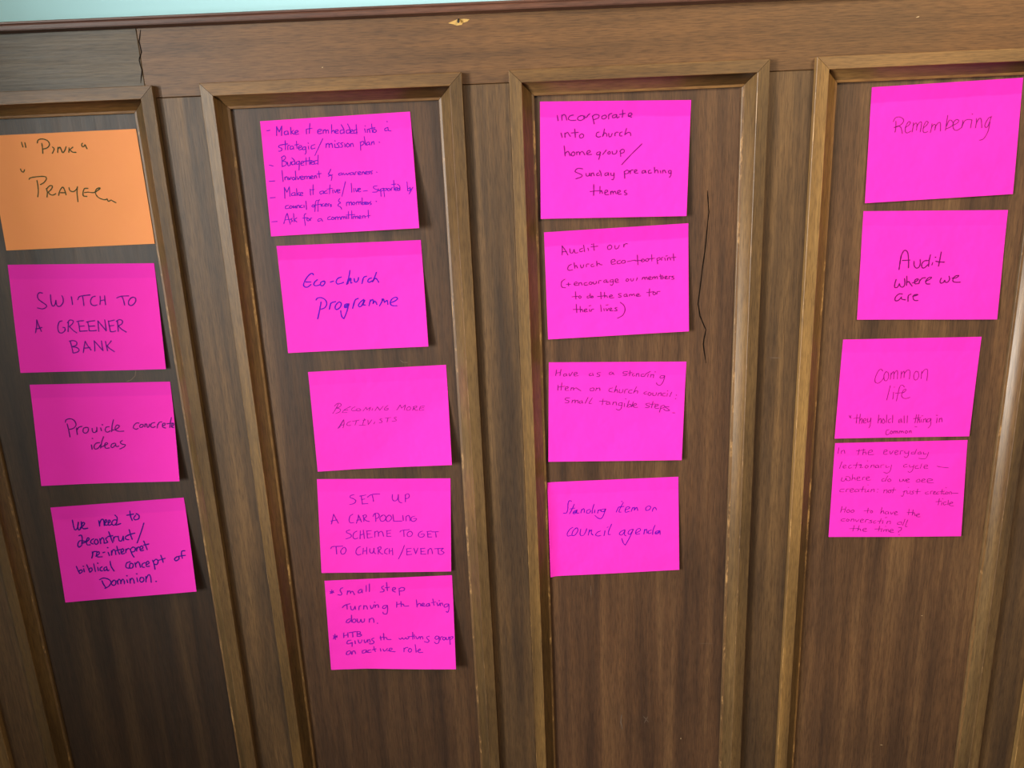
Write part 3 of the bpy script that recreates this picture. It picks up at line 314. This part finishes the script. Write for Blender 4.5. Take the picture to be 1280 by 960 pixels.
'N13': ([[58.3, -373.1], [259.2, -373.6], [262.0, -529.9], [58.5, -532.0]], (4, 2), '180 209 165 199 153 230 150 286 139 327 115 328;201 238 183 288 162 338;166 287 203 280;223 300 199 312 189 335 205 338 219 304;219 304 219 337 235 333;195 328 209 319 216 309;249 334 256 297;254 311 270 289 276 303 275 333;319 301 299 309 293 337 315 338 326 311;352 247 340 298 335 344;358 308 353 340;377 345 383 310;383 321 400 309 403 325;440 304 413 307 403 325 423 331 440 306;440 304 422 368 405 402 381 398 357 369;537 296 520 342;565 233;576 245 554 297 541 340 557 344;537 291 581 285;590 323 624 306 614 291 594 304 590 346 620 341;635 342 648 300;641 316 661 299 658 332;661 327 678 300 685 336;769 292 749 309 749 337 772 334 786 307 773 292;796 352 803 322;799 336 813 310 823 318 829 338;185 484 162 501 141 542 143 573 170 567;212 490 185 521 177 568 200 565 221 524 219 493 205 493;245 506 238 553 247 577 267 569 285 528 290 502;301 574 312 515;307 543 329 517 325 554 338 576;396 535 372 548 358 575 375 588 398 582;431 533 422 588;447 499 457 497;483 466 459 539 456 575 472 576;584 533 554 550 540 577 560 588 584 547;584 538 580 585 593 600;648 533 621 540 607 572 624 583 648 537;648 533 620 616 585 698;585 698 569 674 559 626;665 576 702 550 696 526 672 543 668 586 698 583;729 590 736 538;733 557 750 539 753 582;787 551 766 559 765 587 787 579;816 501 800 552 797 599;851 560 824 567 817 591 837 592 855 565;855 565 854 603;824 584 837 578 846 569'),
'N14': ([[512.0, 177.4], [715.5, 181.3], [719.6, 28.7], [513.3, 25.0]], (2, 2.5), '156 302 168 271 196 265 222 287 221 315 197 341 169 351 163 351;173 299 175 348 172 394;169 351 191 342 210 358 222 409;238 357 260 342 271 319 259 310 244 341 240 389 254 406 278 392;287 401 291 353 291 321;290 349 306 326 316 339 315 387;314 359 333 320 346 329 341 405;358 374 379 352 390 329 377 317 363 351 360 399 373 413 391 405;409 415 415 375 416 339;415 371 429 348 441 357 438 397;437 373 456 338 472 340 476 408;517 278 513 343 509 405;515 371 530 320 550 330 558 358 537 381 510 392;558 367 588 345 593 325 574 320 557 350 563 395 586 411 613 391;621 328 620 360 616 391;619 375 634 333 659 323 683 331;681 332 676 398;681 280;711 319 712 359 709 400;711 367 727 324 743 329 751 402;811 311 790 325 771 376 776 400 791 393 803 342 808 315;803 358 794 438 770 496 743 508'),
'N15': ([[513.3, 13.9], [717.1, 6.8], [719.0, -148.8], [514.8, -140.2]], (2, 2), '273 531 276 480 281 405;281 405 295 364 311 356 327 380 336 449 339 516;282 411 278 446 276 480;292 448 346 444;375 456 378 494 394 518 413 510 420 475 417 440;477 450 448 453 431 481 435 513 452 516 474 488;487 397 481 450 480 504;507 469 503 491;524 420;561 372 556 438 550 502;528 457 555 463 589 465;258 623 251 665 253 697 272 694 283 662;283 662 294 690 314 691 322 659 317 614;332 592 335 640 334 678;336 652 348 643 358 659 375 685;375 656 397 646 415 624 405 618 391 633 393 662 420 662;422 659 427 627;425 640 443 612 465 608;467 640 493 625 508 606 491 605 471 631 473 663 500 666;577 612 570 635 574 657 592 654 602 632;602 632 609 651 625 648 636 622 630 594;652 613 681 610 699 590 680 591 662 610 661 642 684 651 713 650;310 758 286 758 263 787 262 819 284 819 305 787;305 787 308 806 336 814;354 829 352 794 355 771 372 760;385 778 404 775 421 765 399 765 388 781 392 810 407 821 424 819'),
'N16': ([[497.6, -169.5], [701.2, -174.5], [698.9, -327.9], [494.4, -322.0]], (2, 2), '308 319 293 299 273 323 258 384 261 428 285 439 311 407 322 376;334 324 320 355 324 403 341 417 355 382 349 338 332 324;369 404 370 338;369 365 385 326 391 343 393 400;390 356 407 317 417 331 420 401;445 397 444 327;445 358 461 323 466 341 468 389;467 350 486 315 506 324 509 403;551 326 538 360 543 404 561 414 575 383 569 339 551 326;594 403 593 327;592 362 611 316 635 319 638 424;374 466 358 612;403 533 402 604;405 483;479 485 463 464 445 477 437 538 430 623;418 545 481 538;466 544 490 522 488 504 471 522 464 566 476 593 502 600 527 589;91 763 107 789;106 764 96 784;149 752 149 844;126 794 174 786;173 750 172 849;172 827 184 795 192 809 189 847;201 827 218 814 213 796 201 809 204 841 223 839;231 797 232 833 250 824 254 793;254 793 254 865 246 894;311 763 310 848;310 830 324 799 331 813 332 850;347 802 339 831 350 851 361 831 347 802;370 764 373 845;405 805 388 814 389 843 405 841;414 765 418 846;477 809 463 820 465 845 479 842;480 807 487 845;469 830 478 825;499 776 505 851;523 777 527 852;590 767 585 851;571 808 625 798;606 766 603 851;603 838 614 811 619 849;629 816 629 849;627 782 639 780;645 849 645 813;646 825 661 810 668 848;694 808 675 817 675 844 690 840 700 808;700 808 702 876 686 907;745 805 745 855;736 776 747 778;764 849 762 810;763 824 777 806 785 847;587 889 603 893;398 918 382 922 376 949 385 972 404 959;415 930 408 950 420 960 427 942 415 930;436 958 436 931;436 940 447 931 452 956;451 940 460 932 467 956;477 956 477 932;477 941 488 932 493 954;492 941 501 933 508 954;527 930 519 944 527 958 538 944 529 931;550 956 550 934;551 940 561 931 565 956'),
'N17': ([[496.8, -330.3], [698.7, -334.8], [704.6, -494.1], [496.1, -485.6]], (3, 2), '29 46 26 109;49 109 51 79;52 87 70 73 77 107;184 68 179 125;164 85 194 81 231 75;218 64 213 126;214 111 232 96 239 123;251 110 285 94 276 79 256 93 258 127 298 125;370 105 396 94 389 80 373 89 374 125 399 126;416 95 425 126 442 91;455 114 479 100 470 89 456 99 460 130 480 128;496 131 499 97 518 93;528 98 534 121 556 117;560 97 557 147 542 166 528 154;603 110 583 111 583 131 604 126;618 82 611 108 607 132;649 109 632 116 634 133 650 128;651 111 656 134;671 112 674 134 696 129;711 113 698 168 679 181 639 175;60 195 45 265;72 250 92 239 86 227 72 238 75 261 96 258;133 229 115 239 116 262 137 259;175 204 167 266;147 233 210 227;194 238 211 235 200 261 224 256;247 236 236 254 249 266 262 248 247 236;253 191;281 263 285 235;286 246 304 233 305 260;332 236 317 245 318 264 334 259;337 239 342 265;357 265 358 239 381 235;396 240 398 263 422 256;437 237 429 301 406 323 381 311;554 233 530 244 534 264 559 259;572 241 577 265 599 260;606 242 597 300 578 319 565 308;638 250 619 258 620 280 644 278;665 232 656 279;683 268 710 258 702 244 685 255 688 282 715 280;782 260 814 270 870 279;70 359 65 393 88 397 99 366;99 366 109 394 133 389 123 355 98 352;149 327 145 392;146 378 164 365 171 390;184 377 205 366 196 355 183 366 186 393 211 391;225 391 227 363 243 360;252 379 276 364 267 356 254 364 258 392 288 391;390 378 373 386 374 408 394 401;415 351 404 379 398 409;427 383 415 396 426 413 442 399 429 383;505 387 509 412 527 408 532 387;532 387 544 412 554 388;558 405 578 394 569 386 558 397 561 420 582 420;629 410 653 390 659 418 631 418;672 411 698 397 687 389 674 400 675 422 703 423;714 412 757 402 729 387 716 397 719 428 763 432;93 481 64 487 62 510 90 513;107 513 111 485 130 482;139 500 163 489 152 478 138 489 142 516 164 514;195 487 175 494 176 515 196 509;199 490 205 513;235 459 225 518;208 490 256 485;253 494 250 518 270 514;270 443;279 492 270 507 282 517;294 519 299 489;299 500 317 489 319 518;346 490;343 520;392 530 394 494;395 508 415 497 416 531;433 500 424 517 436 531 448 515 435 500;467 476 459 532;443 500 483 498;548 509 542 550 535 569 525 561;536 522 564 511;576 476;568 514 569 539 589 534 592 510;620 513 604 521 617 533 610 546 593 543;647 493 642 546;628 522 670 519;728 524 707 531 711 548 731 546;745 549 747 521 763 518;768 538 783 527 771 521 769 549 789 549;807 525 792 533 796 550 812 544;833 500 827 552;815 526 850 520;841 534 842 553 858 545;860 484;866 527 858 542 871 551 879 535 866 527;887 551 890 529 902 530 903 552;910 543 954 544;815 596 809 663;789 629 832 625;836 636 834 666;840 599;868 631 848 639 854 664 873 655;883 614 883 664;896 653 919 643 911 634 896 645 897 670 925 674;85 668 77 732;115 674 106 732;80 705 111 696;135 702 122 719 131 736 146 722 137 702;168 706 154 720 162 737 179 722 170 706;283 688 279 742;252 719 302 713;310 716 300 731 310 742 319 728 310 716;386 684 379 751;381 740 396 718 403 748;429 726 413 735 416 755 432 749;435 730 440 755;453 730 460 758 475 730;484 747 503 738 495 727 483 738 487 764 509 761;591 704 589 765;577 740 631 738;622 710 617 771;618 760 633 747 640 777;651 772 672 761 664 752 650 763 654 785 678 786;114 800 89 807 86 823 111 826;133 804 123 819 136 830 145 816 134 804;159 830 163 804;163 812 179 805 181 831;193 811 203 835 220 809;229 828 253 817 242 806 231 820 234 843 254 840;267 843 272 814 291 812;318 818 300 823 315 835 312 848 293 848;347 824 329 833 334 852 349 846;386 802 373 856;359 830 403 825;400 833 397 856;414 793 430 791;429 859 434 831;435 838 456 831 455 861;537 840 513 846 512 865 532 865;541 840 542 869;565 810 551 877;586 818 571 885 587 888;187 873 178 937;152 909 221 907;224 873 213 933;216 924 230 910 239 935;255 926 279 915 270 904 254 915 257 938 284 938;378 883 370 939;343 914 400 912;394 920 392 942;423 886;408 942 412 920;413 928 428 920 430 943;429 928 444 920 450 946;459 940 481 929 472 917 459 928 462 951 486 951;520 899 542 902 539 929 522 940 524 955;528 977')}
def catmull(p, n=4):
    if len(p) < 3: return p
    q = [p[0]]+p+[p[-1]]; out = []
    for i in range(1, len(q)-2):
        a, b_, c, d = q[i-1:i+3]
        for k in range(n):
            t = k/n
            out.append(tuple(.5*(2*b_[j]+(c[j]-a[j])*t+(2*a[j]-5*b_[j]+4*c[j]-d[j])*t*t+(3*b_[j]-a[j]-3*c[j]+d[j])*t**3) for j in (0,1)))
    out.append(p[-1]); return out
def make_note(cor, lift, strokes, paper_m, ink_m, wd, label, group, seed, crease=0, fold=0):
    rn = random.Random(seed)
    tl, tr, br, bl = [(x/1000, z/1000) for x, z in cor]
    cx, cz = (tl[0]+tr[0])/2, (tl[1]+tr[1])/2
    lr, ll = max(.001, lift[0]/1000-fold*.7), lift[1]/1000
    ph, am = rn.uniform(0,6), rn.uniform(.6,1.5)/1000
    def P(u, v, off=0):
        x = (tl[0]*(1-u)+tr[0]*u)*(1-v)+(bl[0]*(1-u)+br[0]*u)*v
        z = (tl[1]*(1-u)+tr[1]*u)*(1-v)+(bl[1]*(1-u)+br[1]*u)*v
        e = max(0, (v-.08)/.92)
        lf = (ll+(lr-ll)*(u**1.4))*e**1.25 + am*e*(1+math.sin(ph+5*u+3*v))/2*min(1,e*3)
        lf += fold*max(0, u+v-1.3)
        if crease: lf += .0035*max(0, 1-u/.05)*min(1, v*4+.3)
        return (x-cx, PD-.0006-lf-off, z-cz)
    NU, NV = 24, 18; G = (NU+1)*(NV+1)
    vs = [P(i/NU, j/NV) for j in range(NV+1) for i in range(NU+1)]
    vs += [(x, y+.00025, z) for x, y, z in vs]
    fs = []
    for j in range(NV):
        for i in range(NU):
            a = j*(NU+1)+i; fs.append((a, a+NU+1, a+NU+2, a+1))
    fs += [tuple(G+k for k in f[::-1]) for f in fs]
    rim = list(range(NU+1))+[j*(NU+1)+NU for j in range(1,NV+1)]+[NV*(NU+1)+i for i in range(NU-1,-1,-1)]+[j*(NU+1) for j in range(NV-1,0,-1)]
    nr = len(rim); base = len(vs); vs += [vs[k] for k in rim]+[vs[G+k] for k in rim]
    for k in range(nr):
        q = (k+1) % nr; fs.append((base+k, base+q, base+nr+q, base+nr+k))
    src = list(range(G))*2+rim*2
    me = mesh('paper_note', vs, fs, smooth=False)
    uvl = me.uv_layers.new(name='UVMap')
    for lp in me.loops:
        k = src[lp.vertex_index]; uvl.data[lp.index].uv = ((k % (NU+1))/NU, (k//(NU+1))/NV)
    for p in me.polygons[:2*NU*NV]: p.use_smooth = True
    o = link('paper_note', me, None, (cx, 0, Z0+cz), (paper_m,))
    tag(o, label, 'note', group)
    W, H = 204., 153.; lines = []; last = None
    for st in strokes.split(';'):
        a = list(map(int, st.split())); p = [(a[i]/1000*W, a[i+1]/1000*H) for i in range(0,len(a),2)]
        mx, my = sum(q[0] for q in p)/len(p), sum(q[1] for q in p)/len(p)
        if last is None or (mx < last[0]-36 and my > last[1]+6): lines.append([])
        lines[-1].append(p); last = (mx, my)
    for line in lines:
      vs, fs = [], []
      for p in line:
        hw_ = wd/2
        if len(p) == 1: p = [(p[0][0]-.35, p[0][1]-.2), (p[0][0]+.35, p[0][1]+.2)]; hw_ *= 1.15
        p = catmull(p)
        for e, f in ((0,1),(-1,-2)):
            dx, dy = p[e][0]-p[f][0], p[e][1]-p[f][1]; l = math.hypot(dx,dy) or 1
            q = (p[e][0]+dx/l*hw_*.8, p[e][1]+dy/l*hw_*.8)
            p = [q]+p if e == 0 else p+[q]
        n = len(p); b0 = len(vs)
        for i in range(n):
            a_, c_ = p[max(i-1,0)], p[min(i+1,n-1)]
            dx, dy = c_[0]-a_[0], c_[1]-a_[1]; l = math.hypot(dx,dy) or 1
            k = hw_*(.45 if i in (0,n-1) else rn.uniform(.85,1.15))
            for sg in (-1,1):
                x, y = p[i][0]-sg*dy/l*k, p[i][1]+sg*dx/l*k
                vs.append(P(min(max(x/W,.002),.998), min(max(y/H,.002),.998), .00035))
            if i: fs.append((b0+2*i-2, b0+2*i, b0+2*i+1, b0+2*i-1))
      link('handwritten_line', mesh('handwritten_line', vs, fs), o, (0,0,0), (ink_m,))
    return o
def ink(name, c): return plain(name, c, .7, .2)
make_note(*NOTES['N1'], ORANGE, ink('ink_0', (74, 78, 44)), 1.4, 'orange paper note with the words Pink and Prayer, topmost in the left column', 'notes in the first column from the left', 0, 0, 0)
make_note(*NOTES['N2'], PINK0, ink('ink_1', (96, 8, 145)), 1.4, 'pink paper note with capitals SWITCH TO A GREENER BANK, just below the orange note', 'notes in the first column from the left', 1, 0, 0)
make_note(*NOTES['N3'], PINK0, ink('ink_2', (92, 10, 125)), 1.46, 'pink paper note reading Provide concrete ideas, its bottom right corner lifting', 'notes in the first column from the left', 2, 0, 0.006)
make_note(*NOTES['N4'], PINK0, ink('ink_3', (58, 10, 150)), 1.83, 'pink paper note reading We need to deconstruct/re-interpret biblical concept of Dominion', 'notes in the first column from the left', 3, 0, 0)
make_note(*NOTES['N5'], PINK0, ink('ink_4', (104, 5, 185)), 1.22, 'pink paper note filled with a dashed list starting Make it embedded into a strategic plan', 'notes in the second column from the left', 4, 0, 0)
make_note(*NOTES['N6'], PINK1, ink('ink_5', (88, 5, 195)), 1.77, 'pink paper note reading Eco-church programme in blue-violet pen', 'notes in the second column from the left', 5, 0, 0.006)
make_note(*NOTES['N7'], PINK0, ink('ink_6', (138, 20, 150)), 0.92, 'pink paper note with small slanting capitals BECOMING MORE ACTIVISTS', 'notes in the second column from the left', 6, 0, 0.014)
make_note(*NOTES['N8'], PINK0, ink('ink_7', (132, 0, 180)), 1.34, 'pink paper note with capitals SET UP A CAR POOLING SCHEME TO GET TO CHURCH/EVENTS', 'notes in the second column from the left', 7, 0, 0)
make_note(*NOTES['N9'], PINK0, ink('ink_8', (128, 0, 180)), 1.4, 'pink paper note at the column foot with starred lines Small step Turning the heating down', 'notes in the second column from the left', 8, 0, 0.012)
make_note(*NOTES['N10'], PINK1, ink('ink_9', (118, 5, 125)), 1.4, 'pink paper note reading incorporate into church home group/Sunday preaching themes', 'notes in the third column from the left', 9, 0, 0)
make_note(*NOTES['N11'], PINK1, ink('ink_10', (115, 5, 118)), 1.22, 'pink paper note reading Audit our church eco-footprint with a bracketed line below', 'notes in the third column from the left', 10, 0, 0)
make_note(*NOTES['N12'], PINK0, ink('ink_11', (120, 15, 130)), 1.1, 'pink paper note reading Have as a standing item on church council: small tangible steps', 'notes in the third column from the left', 11, 0, 0.005)
make_note(*NOTES['N13'], PINK0, ink('ink_12', (105, 0, 185)), 1.4, 'pink paper note reading Standing item on council agenda, its left edge bent on the moulding', 'notes in the third column from the left', 12, 1, 0)
make_note(*NOTES['N14'], PINK1, ink('ink_13', (128, 25, 120)), 1.1, 'pink paper note with the single word Remembering, highest note on the right', 'notes in the rightmost column', 13, 0, 0)
make_note(*NOTES['N15'], PINK0, ink('ink_14', (108, 5, 105)), 1.59, 'pink paper note reading Audit where we are, below the Remembering note', 'notes in the rightmost column', 14, 0, 0)
make_note(*NOTES['N16'], PINK0, ink('ink_15', (140, 15, 130)), 1.04, 'pink paper note reading common life with a small quotation at its foot', 'notes in the rightmost column', 15, 0, 0)
make_note(*NOTES['N17'], PINK0, ink('ink_16', (130, 15, 130)), 0.92, 'pink paper note closely written from In the everyday lectionary cycle, lowest in the right column', 'notes in the rightmost column', 16, 0, 0)
